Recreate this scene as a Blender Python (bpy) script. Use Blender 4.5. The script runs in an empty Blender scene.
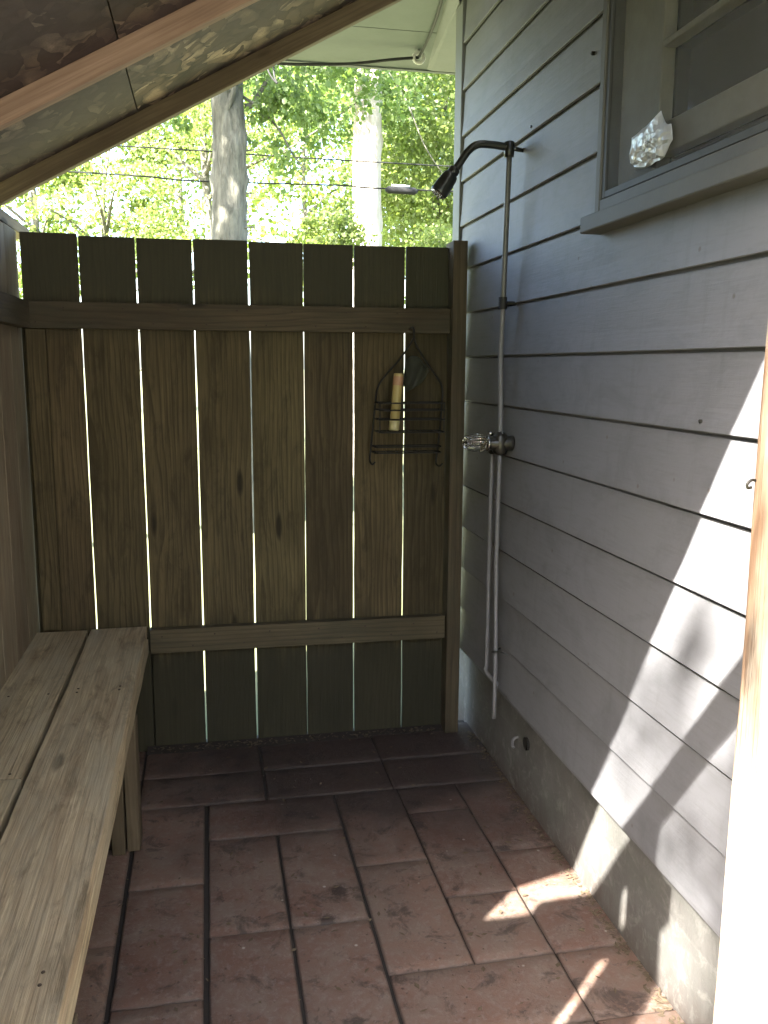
import bpy, bmesh, math, random
from mathutils import Vector, Matrix, noise as mnoise
import numpy as np
random.seed(7); rng = np.random.default_rng(11)
SC = bpy.context.scene; COL = SC.collection
rad = math.radians

# ------------------------------------------------------------------ camera
CAM_Z = 1.45
YAW, PITCH, ROLL = rad(11.33479), rad(9.44563), rad(0.32188)
cd = bpy.data.cameras.new('camera'); cam = bpy.data.objects.new('camera', cd); COL.objects.link(cam)
fwd = Vector((math.sin(YAW)*math.cos(PITCH), math.cos(YAW)*math.cos(PITCH), -math.sin(PITCH)))
rt = Vector((math.cos(YAW), -math.sin(YAW), 0)); up = rt.cross(fwd)
r2 = math.cos(ROLL)*rt + math.sin(ROLL)*up; u2 = -math.sin(ROLL)*rt + math.cos(ROLL)*up
cam.matrix_world = Matrix(((r2.x, u2.x, -fwd.x, 0), (r2.y, u2.y, -fwd.y, 0), (r2.z, u2.z, -fwd.z, CAM_Z), (0, 0, 0, 1)))
cd.sensor_fit = 'VERTICAL'; cd.sensor_height = 24; cd.lens = 875.94/1024*24
cd.clip_start = 0.02; cd.clip_end = 600
SC.camera = cam

# ------------------------------------------------------------------ light
SUN = Vector((1.0, 0.92, -1.216)).normalized()
EXPOSURE = 4.1
w = bpy.data.worlds.new('World'); SC.world = w; w.use_nodes = True
nt = w.node_tree; bg = nt.nodes['Background']; sky = nt.nodes.new('ShaderNodeTexSky')
sky.sky_type = 'NISHITA'; sky.sun_disc = False
sky.sun_elevation = math.asin(-SUN.z); sky.sun_rotation = math.atan2(-SUN.x, -SUN.y)
sky.air_density = 1.0; sky.dust_density = 2.5
nt.links.new(sky.outputs[0], bg.inputs[0]); bg.inputs[1].default_value = 0.10
sl = bpy.data.lights.new('sun', 'SUN'); sl.energy = 5.0; sl.angle = rad(0.53); sl.color = (1, 0.95, 0.87)
so = bpy.data.objects.new('sun', sl); COL.objects.link(so); so.rotation_euler = SUN.to_track_quat('-Z', 'Y').to_euler()
so.location = (-6, -6, 9)
SC.view_settings.view_transform = 'Standard'; SC.view_settings.look = 'None'
SC.view_settings.exposure = EXPOSURE; SC.view_settings.gamma = 1; SC.view_settings.use_curve_mapping = False
SC.render.engine = 'CYCLES'
try:
    SC.cycles.max_bounces = 12; SC.cycles.diffuse_bounces = 6; SC.cycles.transparent_max_bounces = 16
except Exception: pass

# ------------------------------------------------------------------ node helpers
class N:
    def __init__(s, name):
        s.m = bpy.data.materials.new(name); s.m.use_nodes = True; s.t = s.m.node_tree
        s.b = s.t.nodes['Principled BSDF']; s.out = s.t.nodes['Material Output']
    def n(s, typ, **kw):
        nd = s.t.nodes.new(typ)
        for k, v in kw.items(): setattr(nd, k, v)
        return nd
    def l(s, a, b): s.t.links.new(a, b)
    def coord(s, kind='Object'):
        return s.n('ShaderNodeTexCoord').outputs[kind]
    def mp(s, vec, scale=(1, 1, 1), loc=(0, 0, 0), rot=(0, 0, 0)):
        m = s.n('ShaderNodeMapping'); s.l(vec, m.inputs[0])
        m.inputs['Scale'].default_value = scale; m.inputs['Location'].default_value = loc; m.inputs['Rotation'].default_value = rot
        return m.outputs[0]
    def noise(s, vec, scale, detail=4, rough=.55, dist=0.0):
        t = s.n('ShaderNodeTexNoise'); s.l(vec, t.inputs['Vector']); t.inputs['Scale'].default_value = scale
        t.inputs['Detail'].default_value = detail; t.inputs['Roughness'].default_value = rough; t.inputs['Distortion'].default_value = dist
        return t.outputs['Fac']
    def vor(s, vec, scale, feature='F1', out='Distance', rnd=1.0):
        t = s.n('ShaderNodeTexVoronoi', feature=feature); s.l(vec, t.inputs['Vector']); t.inputs['Scale'].default_value = scale
        t.inputs['Randomness'].default_value = rnd
        return t.outputs[out]
    def ramp(s, fac, stops, interp='LINEAR'):
        r = s.n('ShaderNodeValToRGB'); r.color_ramp.interpolation = interp; s.l(fac, r.inputs[0])
        e = r.color_ramp.elements
        while len(e) < len(stops): e.new(.5)
        for i, (p, c) in enumerate(stops):
            e[i].position = p; e[i].color = (c, c, c, 1) if isinstance(c, (int, float)) else (*c, 1)
        return r.outputs[0]
    def mix(s, fac, a, b, mode='MIX'):
        m = s.n('ShaderNodeMix', data_type='RGBA', blend_type=mode)
        for sock, v in ((m.inputs[0], fac), (m.inputs[6], a), (m.inputs[7], b)):
            if isinstance(v, (int, float)): sock.default_value = v
            elif isinstance(v, tuple): sock.default_value = (*v, 1)
            else: s.l(v, sock)
        return m.outputs[2]
    def math(s, op, a, b=None, c=None):
        m = s.n('ShaderNodeMath', operation=op)
        for i, v in enumerate((a, b, c)):
            if v is None: continue
            if isinstance(v, (int, float)): m.inputs[i].default_value = v
            else: s.l(v, m.inputs[i])
        return m.outputs[0]
    def bump(s, h, strength=.3, dist=.002):
        b = s.n('ShaderNodeBump'); s.l(h, b.inputs['Height']); b.inputs['Strength'].default_value = strength; b.inputs['Distance'].default_value = dist
        s.l(b.outputs[0], s.b.inputs['Normal'])
    def fin(s, color=None, rough=.7, metal=0.0, spec=None):
        if color is not None:
            if isinstance(color, tuple): s.b.inputs['Base Color'].default_value = (*color, 1)
            else: s.l(color, s.b.inputs['Base Color'])
        if isinstance(rough, (int, float)): s.b.inputs['Roughness'].default_value = rough
        else: s.l(rough, s.b.inputs['Roughness'])
        s.b.inputs['Metallic'].default_value = metal
        if spec is not None: s.b.inputs['Specular IOR Level'].default_value = spec
        return s.m

def wood(name, light, dark, ring=55, weather=None, wz=None, figure=.75, bump=.5, rough=.75, tonevar=.35, weather_amt=.6, knots=True, crack=.55, wav=.11, stains=0.0, foot_shade=None):
    """board timber; local X is the length of the board"""
    k = N(name); c = k.coord('Object')
    oi = k.n('ShaderNodeObjectInfo')
    off = k.n('ShaderNodeVectorMath', operation='SCALE'); off.inputs[0].default_value = (37.0, 11.0, 5.0); k.l(oi.outputs['Random'], off.inputs['Scale'])
    add = k.n('ShaderNodeVectorMath', operation='ADD'); k.l(c, add.inputs[0]); k.l(off.outputs[0], add.inputs[1]); v = add.outputs[0]
    # growth rings cut nearly along the board: flames and straight grain
    nz = k.n('ShaderNodeTexNoise'); k.l(k.mp(v, (1.6, 5, 5)), nz.inputs['Vector']); nz.inputs['Scale'].default_value = 1.0; nz.inputs['Detail'].default_value = 2
    sub = k.n('ShaderNodeVectorMath', operation='MULTIPLY_ADD'); k.l(nz.outputs['Color'], sub.inputs[0])
    sub.inputs[1].default_value = (0, wav, wav); k.l(c, sub.inputs[2])
    offc = k.n('ShaderNodeCombineXYZ'); k.l(k.math('MULTIPLY_ADD', oi.outputs['Random'], .12, -.14), offc.inputs[1]); offc.inputs[2].default_value = -.10-(.16-wav)*.2
    ad2 = k.n('ShaderNodeVectorMath', operation='ADD'); k.l(sub.outputs[0], ad2.inputs[0]); k.l(offc.outputs[0], ad2.inputs[1])
    ln = k.n('ShaderNodeVectorMath', operation='LENGTH'); k.l(k.mp(ad2.outputs[0], (0.02, 1, 1)), ln.inputs[0])
    rings = k.math('FRACT', k.math('MULTIPLY', ln.outputs['Value'], float(ring)))
    figure_c = k.ramp(rings, [(0, 0.15), (.55, .35), (.86, 1.0), (1, .1)])
    fib = k.noise(k.mp(v, (4, 160, 160)), 1.0, 5, .6)
    fibc = k.noise(k.mp(v, (9, 420, 420)), 1.0, 3, .6)
    blot = k.noise(k.mp(v, (2.2, 7, 7)), 1.0, 4, .6)
    base = k.mix(k.math('MULTIPLY', figure_c, figure), light, dark)
    base = k.mix(k.ramp(fib, [(.3, 0.0), (.7, crack)]), base, tuple(x*.45 for x in dark))
    base = k.mix(k.ramp(blot, [(.40, 0.0), (.66, .62)]), base, tuple(x*.7 for x in dark))
    # board to board tone
    hsv = k.n('ShaderNodeHueSaturation'); k.l(base, hsv.inputs['Color'])
    k.l(k.math('MULTIPLY_ADD', oi.outputs['Random'], tonevar, 1-tonevar*.5), hsv.inputs['Value']); base = hsv.outputs[0]
    k.l(k.math('MULTIPLY_ADD', k.math('FRACT', k.math('MULTIPLY', oi.outputs['Random'], 7.3)), .016, .492), hsv.inputs['Hue'])
    if stains:
        st = k.noise(k.mp(v, (3.2, 12, 12)), 1.6, 6, .7, .6)
        base = k.mix(k.ramp(st, [(.50, 0.0), (.66, stains)]), base, tuple(x*.42 for x in dark))
    if knots:
        vd = k.vor(k.mp(v, (2.1, 8.5, 8.5)), 1.0)
        base = k.mix(k.ramp(k.math('ADD', vd, k.math('MULTIPLY_ADD', fib, .08, -.04)), [(.07, .85), (.13, .0)]), base, tuple(x*.22 for x in dark))
    if weather:
        if wz:   # grey green algae where the boards stand in the wet above the rail
            g = k.n('ShaderNodeNewGeometry'); sp = k.n('ShaderNodeSeparateXYZ'); k.l(g.outputs['Position'], sp.inputs[0])
            wn = k.noise(k.mp(v, (3, 9, 9)), 1.5, 4)
            zz = k.math('ADD', sp.outputs['Z'], k.math('MULTIPLY_ADD', wn, .16, -.08))
            f = k.ramp(k.math('MULTIPLY', k.math('SUBTRACT', zz, wz-.1), 5.0), [(0, 0.0), (1, weather_amt)])
        else:
            f = k.ramp(k.noise(k.mp(v, (1.5, 6, 6)), 2.0, 5, .65), [(.4, 0.0), (.68, weather_amt)])
        base = k.mix(f, base, weather)
    if foot_shade:   # shade painted into the foot of the boards, ragged upper edge
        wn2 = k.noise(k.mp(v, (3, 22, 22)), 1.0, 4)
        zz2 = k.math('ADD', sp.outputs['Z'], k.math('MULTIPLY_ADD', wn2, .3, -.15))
        base = k.mix(k.ramp(k.math('MULTIPLY', k.math('SUBTRACT', foot_shade+.12, zz2), 5.0), [(0, 0.0), (1, .85)]), base, (.022, .022, .013))
    h = k.math('ADD', k.math('MULTIPLY', fib, 1.0), k.math('ADD', k.math('MULTIPLY', figure_c, -.25), k.math('MULTIPLY', fibc, .4)))
    k.bump(h, bump, .0025)
    return k.fin(base, rough, spec=.3)

M = {}
M['fence'] = wood('weathered_fence_wood', (.150, .118, .058), (.060, .045, .020), 60, figure=.85, weather=(.040, .041, .025), wz=1.62, weather_amt=.85, foot_shade=.42, crack=.7, tonevar=.55, wav=.07, stains=.5)
M['rail'] = wood('weathered_rail_wood', (.13, .105, .062), (.062, .048, .028), 60, figure=.75, weather=(.045, .044, .028), weather_amt=.6, wav=.06)
M['wall'] = wood('grey_wall_wood', (.27, .225, .15), (.16, .12, .075), 60, figure=.55, weather=(.19, .175, .125), weather_amt=.5, wav=.06, stains=.4)
M['bench'] = wood('bench_wood', (.60, .505, .32), (.28, .215, .13), 70, figure=.7, weather=(.33, .29, .205), weather_amt=.85, bump=1.0, tonevar=.12, crack=.75, wav=.045, stains=.8)
M['leg'] = wood('bench_leg_wood', (.13, .105, .065), (.07, .05, .03), 60, figure=.5, wav=.06)
M['rafter'] = wood('rafter_pine', (.48, .33, .23), (.30, .185, .12), 70, wav=.05, figure=.5, bump=.25, tonevar=.1)
M['rafter_old'] = wood('rafter_aged_pine', (.19, .145, .085), (.10, .07, .04), 50, figure=.4, bump=.3)
M['jamb'] = wood('door_post_wood', (.50, .33, .23), (.24, .13, .08), 55, figure=.9, bump=.9, weather=(.62, .56, .46), weather_amt=.8)

def m_osb():
    k = N('strand_board'); c = k.coord('Object')
    sep = None; col = None; hh = None
    ws = k.n('ShaderNodeTexNoise'); k.l(c, ws.inputs['Vector']); ws.inputs['Scale'].default_value = 7; ws.inputs['Detail'].default_value = 3
    dv = k.n('ShaderNodeVectorMath', operation='MULTIPLY_ADD'); k.l(ws.outputs['Color'], dv.inputs[0]); dv.inputs[1].default_value = (.09, .09, .09); k.l(c, dv.inputs[2])
    layers = [(0.2, (10, 22, 1)), (1.3, (7, 15, 1)), (2.2, (13, 30, 1)), (2.8, (6, 13, 1)), (.75, (16, 36, 1)), (1.8, (9, 20, 1))]
    for i, (a, s) in enumerate(layers):
        vec = k.mp(k.mp(dv.outputs[0], rot=(0, 0, a), loc=(i*3.1, i*1.7, 0)), s)
        t = k.n('ShaderNodeTexVoronoi'); k.l(vec, t.inputs['Vector']); t.inputs['Scale'].default_value = 1
        sc = k.n('ShaderNodeSeparateColor'); k.l(t.outputs['Color'], sc.inputs[0])
        fl = k.ramp(sc.outputs[0], [(0, (.04, .024, .018)), (.4, (.085, .055, .038)), (.62, (.16, .105, .072)), (.80, (.34, .235, .165)), (1, (.56, .42, .32))])
        edge = k.ramp(t.outputs['Distance'], [(.42, 1.0), (.72, .38)])
        fl = k.mix(1.0, fl, edge, 'MULTIPLY')
        if col is None: col = fl; hh = sc.outputs[1]
        else:
            pick = k.math('GREATER_THAN', sc.outputs[2], .6)
            col = k.mix(pick, col, fl)
            hh = k.math('ADD', k.math('MULTIPLY', hh, .6), k.math('MULTIPLY', sc.outputs[1], pick))
    big = k.noise(c, 2.3, 4, .6)
    col = k.mix(k.ramp(k.math('ADD', big, k.math('MULTIPLY_ADD', k.n('ShaderNodeObjectInfo').outputs['Object Index'], .09, -.09)), [(.40, .8), (.60, .0)]), col, (.075, .052, .05))
    fib = k.noise(k.mp(c, (60, 60, 60)), 3, 3)
    col = k.mix(k.ramp(fib, [(.4, .0), (.7, .4)]), col, (.07, .05, .042))
    col = k.mix(k.ramp(k.noise(c, 11, 5, .7), [(.5, .0), (.62, .6)]), col, (.085, .062, .058))
    k.bump(hh, .9, .004)
    return k.fin(col, .8)
M['osb'] = m_osb()

def m_siding():
    k = N('painted_clapboard'); c = k.coord('Object')
    n1 = k.noise(c, 1.7, 5, .6); n2 = k.noise(k.mp(c, (3, 3, 30)), 4, 4, .6); sp = k.noise(c, 90, 2, .5)
    col = k.mix(k.ramp(n1, [(.35, 0.0), (.7, .6)]), (.176, .176, .188), (.150, .152, .158))
    col = k.mix(k.ramp(n2, [(.5, 0.0), (.8, .35)]), col, (.105, .108, .10))
    smg = k.noise(k.mp(c, (1, 1.2, 2.2)), 3.3, 6, .7, .6)
    col = k.mix(k.ramp(smg, [(.50, 0.0), (.68, .45)]), col, (.098, .100, .105))
    streak = k.noise(k.mp(c, (14, 14, 1.6)), 2.0, 4, .65)
    col = k.mix(k.ramp(streak, [(.55, 0.0), (.78, .28)]), col, (.092, .095, .09))
    # specks and chips of bare wood
    v = k.vor(c, 9.0); col = k.mix(k.ramp(v, [(.03, .8), (.06, .0)]), col, (.10, .085, .07))
    grain = k.noise(k.mp(c, (30, 3.5, 60)), 3, 4, .6)
    k.bump(k.math('ADD', grain, k.math('MULTIPLY', sp, .5)), .35, .0015)
    return k.fin(col, .55, spec=.4)
M['siding'] = m_siding()

def m_paint(name, base, dirt, rough=.6, s=3.0):
    k = N(name); c = k.coord('Object')
    col = k.mix(k.ramp(k.noise(c, s, 5, .65), [(.4, 0.0), (.75, .7)]), base, dirt)
    col = k.mix(k.ramp(k.noise(c, s*14, 3), [(.55, .0), (.75, .3)]), col, dirt)
    k.bump(k.noise(k.mp(c, (25, 25, 25)), 4, 4), .25, .001)
    return k.fin(col, rough)
M['trim'] = m_paint('trim_paint', (.18, .19, .185), (.13, .14, .13))
M['soffit'] = m_paint('soffit_paint', (.135, .155, .147), (.095, .112, .103))
M['wtrim'] = m_paint('window_trim_paint', (.082, .080, .068), (.055, .052, .044), .6, 8)
M['sash'] = m_paint('sash_paint', (.20, .185, .13), (.13, .12, .085), .6, 7)

def m_concrete():
    k = N('foundation_block'); c = k.coord('Object')
    br = k.n('ShaderNodeTexBrick'); k.l(k.mp(c, (1, 1, 1), rot=(rad(90), 0, rad(90))), br.inputs['Vector'])
    # the wall lies in local y,z
    sep = k.n('ShaderNodeSeparateXYZ'); k.l(c, sep.inputs[0]); cb = k.n('ShaderNodeCombineXYZ'); k.l(sep.outputs[1], cb.inputs[0]); k.l(sep.outputs[2], cb.inputs[1]); k.l(cb.outputs[0], br.inputs['Vector'])
    br.inputs['Scale'].default_value = 1; br.inputs['Brick Width'].default_value = .41; br.inputs['Row Height'].default_value = .205; br.inputs['Mortar Size'].default_value = .006; br.inputs['Mortar Smooth'].default_value = .4
    col = k.mix(k.ramp(k.noise(c, 6, 6, .7), [(.3, 0.0), (.75, 1.0)]), (.14, .136, .128), (.085, .082, .076))
    col = k.mix(k.ramp(k.noise(c, 120, 2), [(.5, .0), (.8, .5)]), col, (.12, .11, .10))
    col = k.mix(k.math('MULTIPLY', br.outputs['Fac'], .2), col, (.15, .145, .135))
    g = k.ramp(k.noise(k.mp(c, (2, 2, 5)), 2, 4), [(.45, .0), (.7, .6)])
    col = k.mix(g, col, (.09, .095, .08))
    spl = k.math('ADD', sep.outputs[2], k.math('MULTIPLY', k.noise(k.mp(c, (1, 3, 1)), 5, 6, .7), .22))
    col = k.mix(k.ramp(spl, [(.10, .75), (.22, 0.0)]), col, (.07, .052, .042))
    col = k.mix(k.ramp(k.noise(c, 17, 6, .75, .5), [(.52, .0), (.64, .5)]), col, (.20, .195, .18))
    k.bump(k.math('ADD', k.noise(c, 70, 4), k.math('MULTIPLY', br.outputs['Fac'], -.25)), .6, .003)
    return k.fin(col, .9)
M['concrete'] = m_concrete()

def m_paver():
    k = N('red_concrete_paver'); c = k.coord('Object'); at = k.n('ShaderNodeAttribute'); at.attribute_name = 'tone'; tone = at.outputs['Fac']
    sh = k.n('ShaderNodeVectorMath', operation='ADD'); k.l(c, sh.inputs[0])
    sc = k.n('ShaderNodeVectorMath', operation='SCALE'); sc.inputs[0].default_value = (9, 5, 3); k.l(tone, sc.inputs['Scale']); k.l(sc.outputs[0], sh.inputs[1]); v = sh.outputs[0]
    a = k.noise(v, 9, 7, .7, .4); b = k.noise(v, 55, 6, .75); sp = k.vor(k.mp(v, (1, 1, 1)), 31)
    col = k.mix(k.ramp(tone, [(0, 0.0), (1, 1.0)]), (.112, .060, .044), (.150, .092, .068))
    col = k.mix(k.ramp(a, [(.40, 0.0), (.62, .85)]), col, (.145, .108, .085))
    col = k.mix(k.ramp(b, [(.50, 0.0), (.66, .6)]), col, (.19, .155, .138))
    col = k.mix(k.ramp(k.noise(v, 11, 6, .72, .5), [(.54, .0), (.64, .75)]), col, (.036, .027, .023))
    col = k.mix(k.ramp(k.math('ADD', sp, k.math('MULTIPLY', k.ramp(a, [(.45, 0.0), (.55, 1.0)]), .2)), [(.06, .7), (.15, 0.0)]), col, (.045, .032, .027))
    dm = k.vor(k.mp(v, (1, 1, 1), loc=(3, 1, 2)), 4.2); col = k.mix(k.ramp(k.math('ADD', dm, k.math('MULTIPLY_ADD', b, .3, -.15)), [(.07, .8), (.15, 0.0)]), col, (.028, .02, .017))
    wp = k.vor(k.mp(v, (1, 1, 1), loc=(8, 5, 2)), 9.0); col = k.mix(k.ramp(wp, [(.025, .9), (.05, 0.0)]), col, (.30, .27, .24))
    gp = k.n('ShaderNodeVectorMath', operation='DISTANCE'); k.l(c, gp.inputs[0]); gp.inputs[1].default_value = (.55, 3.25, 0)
    back_dark = k.ramp(k.math('ADD', gp.outputs['Value'], k.math('MULTIPLY_ADD', k.noise(c, 3.5, 5, .6), .9, -.45)), [(.55, .80), (1.4, 0.0)])  # darker area around the back of the floor, edge broken by noise
    col = k.mix(back_dark, col, (.022, .016, .015))
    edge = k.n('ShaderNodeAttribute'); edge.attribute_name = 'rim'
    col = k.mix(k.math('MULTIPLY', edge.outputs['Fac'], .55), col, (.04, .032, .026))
    h = k.math('ADD', k.math('MULTIPLY', b, .6), k.math('ADD', k.math('MULTIPLY', a, .8), k.math('MULTIPLY', k.ramp(sp, [(.05, 0.0), (.12, 1.0)]), .5)))
    k.bump(h, .8, .005)
    return k.fin(col, k.ramp(b, [(.3, .6), (.7, .85)]), spec=.35)
M['paver'] = m_paver()
def m_simple(name, c1, c2, scale, rough, bump=.3, metal=0, bd=.002):
    k = N(name); c = k.coord('Object'); f = k.noise(c, scale, 5, .6)
    k.bump(f, bump, bd); return k.fin(k.mix(f, c1, c2), rough, metal)
M['soil'] = m_simple('joint_soil', (.010, .0075, .006), (.028, .021, .016), 60, .95, .8)
M['black'] = m_simple('black_wire_coating', (.004, .004, .004), (.012, .011, .009), 80, .6)
M['cable'] = m_simple('cable_rubber', (.012, .013, .012), (.03, .03, .03), 20, .6)
M['wire'] = m_simple('weathered_wire', (.003, .003, .003), (.006, .006, .006), 20, .9)
M['darkmetal'] = m_simple('oil_rubbed_metal', (.045, .05, .048), (.09, .095, .09), 30, .32, .1, .8)
M['pipe'] = m_simple('grey_painted_pipe', (.12, .12, .128), (.16, .16, .168), 14, .45, .15)
M['pipe_dark'] = m_simple('aged_copper_pipe', (.095, .098, .095), (.14, .142, .138), 18, .4, .15, .4)
M['sframe'] = m_simple('dark_screen_frame', (.025, .026, .023), (.05, .05, .044), 25, .6, .1)
M['chrome'] = m_simple('chrome', (.5, .5, .5), (.7, .7, .7), 30, .2, .05, 1.0)
M['valve'] = m_simple('tarnished_valve', (.02, .02, .018), (.07, .065, .055), 50, .35, .2, .6)
M['gold'] = m_simple('gold_tube_plastic', (.42, .33, .12), (.50, .40, .17), 15, .35, .05)
M['goldcap'] = m_simple('pale_gold_cap', (.50, .44, .22), (.55, .5, .28), 15, .3, .05)
M['pinkish'] = m_simple('copper_band', (.40, .22, .12), (.48, .28, .16), 15, .35, .05)
M['cloth'] = m_simple('dark_cloth', (.022, .025, .018), (.05, .052, .038), 40, .95, .6)
M['porcelain'] = m_simple('porcelain', (.75, .75, .7), (.6, .6, .55), 20, .25, .05)
M['shingle'] = m_simple('shingle', (.05, .05, .05), (.12, .11, .10), 60, .95, .8)
M['interior'] = m_simple('dark_interior', (.02, .02, .02), (.03, .03, .028), 3, .9)
M['grass_soil'] = m_simple('lawn_ground', (.07, .10, .035), (.16, .15, .075), 1.2, .95, .8, bd=.02)
M['rust'] = m_simple('rusty_nail', (.02, .014, .01), (.06, .035, .02), 200, .7)
M['litter'] = m_simple('dry_litter', (.05, .035, .02), (.12, .09, .055), 60, .9)
M['bark'] = None
def m_bark(name, a, b):
    k = N(name); c = k.coord('Object')
    n = k.noise(k.mp(c, (6, 6, 1.5)), 3, 6, .7, .5); v = k.vor(k.mp(c, (9, 9, 3)), 3.0)
    col = k.mix(k.ramp(n, [(.35, 0.0), (.65, 1.0)]), a, b)
    k.bump(k.math('ADD', n, k.math('MULTIPLY', v, .5)), .9, .02); return k.fin(col, .95)
M['bark'] = m_bark('pine_bark', (.055, .053, .040), (.145, .138, .108))
M['bark2'] = m_bark('pale_bark', (.30, .26, .21), (.42, .38, .33))
def m_foil():
    k = N('aluminium_foil'); c = k.coord('Object'); n = k.vor(c, 42, 'F1'); k.bump(n, .9, .006)
    return k.fin(k.mix(k.noise(c, 30), (.50, .53, .54), (.70, .73, .74)), .42, .6)
M['foil'] = m_foil()
def m_glass(name, tint, rough):
    k = N(name); k.b.inputs['Transmission Weight'].default_value = 1; k.b.inputs['IOR'].default_value = 1.49
    return k.fin(tint, rough)
M['crystal'] = m_glass('clear_acrylic', (.93, .95, .93), .05)
def m_pane():
    k = N('window_glass'); return k.fin((.02, .022, .02), .06, spec=.6)
M['pane'] = m_pane()
def m_screen():
    k = N('insect_screen'); c = k.coord('Object')
    # woven mesh below pixel size: partly see-through grey cloth, dusty in places
    tr = k.n('ShaderNodeBsdfTransparent'); mx = k.n('ShaderNodeMixShader')
    f = k.ramp(k.noise(c, 5, 5, .7), [(.3, .34), (.75, .5)])
    k.l(f, mx.inputs[0]); k.l(tr.outputs[0], mx.inputs[1]); k.l(k.b.outputs[0], mx.inputs[2]); k.l(mx.outputs[0], k.out.inputs[0])
    return k.fin((.10, .10, .088), .7)
M['screen'] = m_screen()
def m_leaf(name, a, b, tr=.5):
    k = N(name); at = k.n('ShaderNodeAttribute'); at.attribute_name = 'tone'
    col = k.mix(at.outputs['Fac'], a, b); k.fin(col, .5)
    t = k.n('ShaderNodeBsdfTranslucent'); k.l(k.mix(1.0, col, (1.25, 1.35, .6), 'MULTIPLY'), t.inputs[0])
    mx = k.n('ShaderNodeMixShader'); mx.inputs[0].default_value = tr; k.l(k.b.outputs[0], mx.inputs[1]); k.l(t.outputs[0], mx.inputs[2]); k.l(mx.outputs[0], k.out.inputs[0])
    return k.m
M['leaf'] = m_leaf('broad_leaf', (.075, .12, .04), (.15, .205, .075), .6)
M['leaf_y'] = m_leaf('bright_leaf', (.12, .155, .055), (.20, .24, .09), .6)
M['leaf_p'] = m_leaf('pale_young_leaf', (.10, .14, .035), (.19, .235, .07), .6)
M['leaf_d'] = m_leaf('deep_leaf', (.03, .065, .028), (.07, .12, .045), .4)

# ------------------------------------------------------------------ object helpers
def tag(o, label=None, cat=None, group=None, kind=None):
    if label: o['label'] = label
    if cat: o['category'] = cat
    if group: o['group'] = group
    if kind: o['kind'] = kind
    return o
def thing(name, label, cat, loc=(0, 0, 0), group=None):
    o = bpy.data.objects.new(name, None); COL.objects.link(o); o.location = loc; o.empty_display_size = .1
    return tag(o, label, cat, group)
def link(name, bm, mat, parent=None, loc=(0, 0, 0), rot=None, smooth=False, label=None):
    me = bpy.data.meshes.new(name); bm.normal_update(); bm.to_mesh(me); bm.free(); me.materials.append(mat)
    if smooth: me.polygons.foreach_set('use_smooth', [True]*len(me.polygons))
    o = bpy.data.objects.new(name, me); COL.objects.link(o)
    p = Vector(loc)
    if parent:
        o.parent = parent; p = p - Vector(parent.get('_w', parent.location))
    o.location = p
    if rot: o.rotation_euler = rot
    if label: o['label'] = label
    return o
def bevel(o, wd=.002, seg=2):
    m = o.modifiers.new('bevel', 'BEVEL'); m.width = wd; m.segments = seg; m.limit_method = 'ANGLE'; m.angle_limit = rad(40); return o
def bx(bm, x0, x1, y0, y1, z0, z1):
    v = [bm.verts.new(p) for p in ((x0, y0, z0), (x1, y0, z0), (x1, y1, z0), (x0, y1, z0), (x0, y0, z1), (x1, y0, z1), (x1, y1, z1), (x0, y1, z1))]
    for f in ((0, 3, 2, 1), (4, 5, 6, 7), (0, 1, 5, 4), (1, 2, 6, 5), (2, 3, 7, 6), (3, 0, 4, 7)): bm.faces.new([v[i] for i in f])
    return v
ROT = {'X': (0, 0, 0), 'Y': (0, 0, rad(90)), 'Z': (0, rad(-90), 0)}
def board(name, x0, x1, y0, y1, z0, z1, axis, mat, parent, warp=.0012, bev=.003, label=None, seg=14, rot_extra=None):
    """sawn board with slightly wandering edges; local X along the grain"""
    L = {'X': (x1-x0, y1-y0, z1-z0), 'Y': (y1-y0, x1-x0, z1-z0), 'Z': (z1-z0, y1-y0, x1-x0)}[axis]
    bm = bmesh.new(); rings = []; s = random.random()*50
    for i in range(seg+1):
        t = -L[0]/2 + L[0]*i/seg; ring = []
        ea = mnoise.noise(Vector((t*5, s, 0)))*warp; eb = mnoise.noise(Vector((t*5, s+9, 0)))*warp; ec = mnoise.noise(Vector((t*2.2, s+17, 0)))*warp
        for a, b in ((-1, -1), (1, -1), (1, 1), (-1, 1)):
            ex = 0
            ring.append(bm.verts.new((t+ex, a*L[1]/2+(ea if a < 0 else eb)+ec*.5, b*L[2]/2+(eb if b < 0 else ea)*.5)))
        rings.append(ring)
    for i in range(seg):
        for j in range(4):
            bm.faces.new((rings[i][j], rings[i+1][j], rings[i+1][(j+1) % 4], rings[i][(j+1) % 4]))
    bm.faces.new(rings[0]); bm.faces.new(list(reversed(rings[-1])))
    bmesh.ops.recalc_face_normals(bm, faces=bm.faces)
    o = link(name, bm, mat, parent, ((x0+x1)/2, (y0+y1)/2, (z0+z1)/2), rot_extra or ROT[axis], label=label)
    return bevel(o, bev, 2)
def tube(bm, pts, r, n=10, caps=True):
    pts = [Vector(p) for p in pts]; rs = r if isinstance(r, (list, tuple)) else [r]*len(pts)
    rings = []; up_ = None
    for i, p in enumerate(pts):
        t = (pts[min(i+1, len(pts)-1)]-pts[max(i-1, 0)]).normalized()
        if up_ is None: up_ = t.orthogonal().normalized()
        else:
            up_ = (up_-t*up_.dot(t)); up_ = up_.normalized() if up_.length > 1e-6 else t.orthogonal().normalized()
        b = t.cross(up_)
        rings.append([bm.verts.new(p+(up_*math.cos(2*math.pi*k/n)+b*math.sin(2*math.pi*k/n))*rs[i]) for k in range(n)])
    for i in range(len(rings)-1):
        for k in range(n): bm.faces.new((rings[i][k], rings[i][(k+1) % n], rings[i+1][(k+1) % n], rings[i+1][k]))
    if caps: bm.faces.new(list(reversed(rings[0]))); bm.faces.new(rings[-1])
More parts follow.
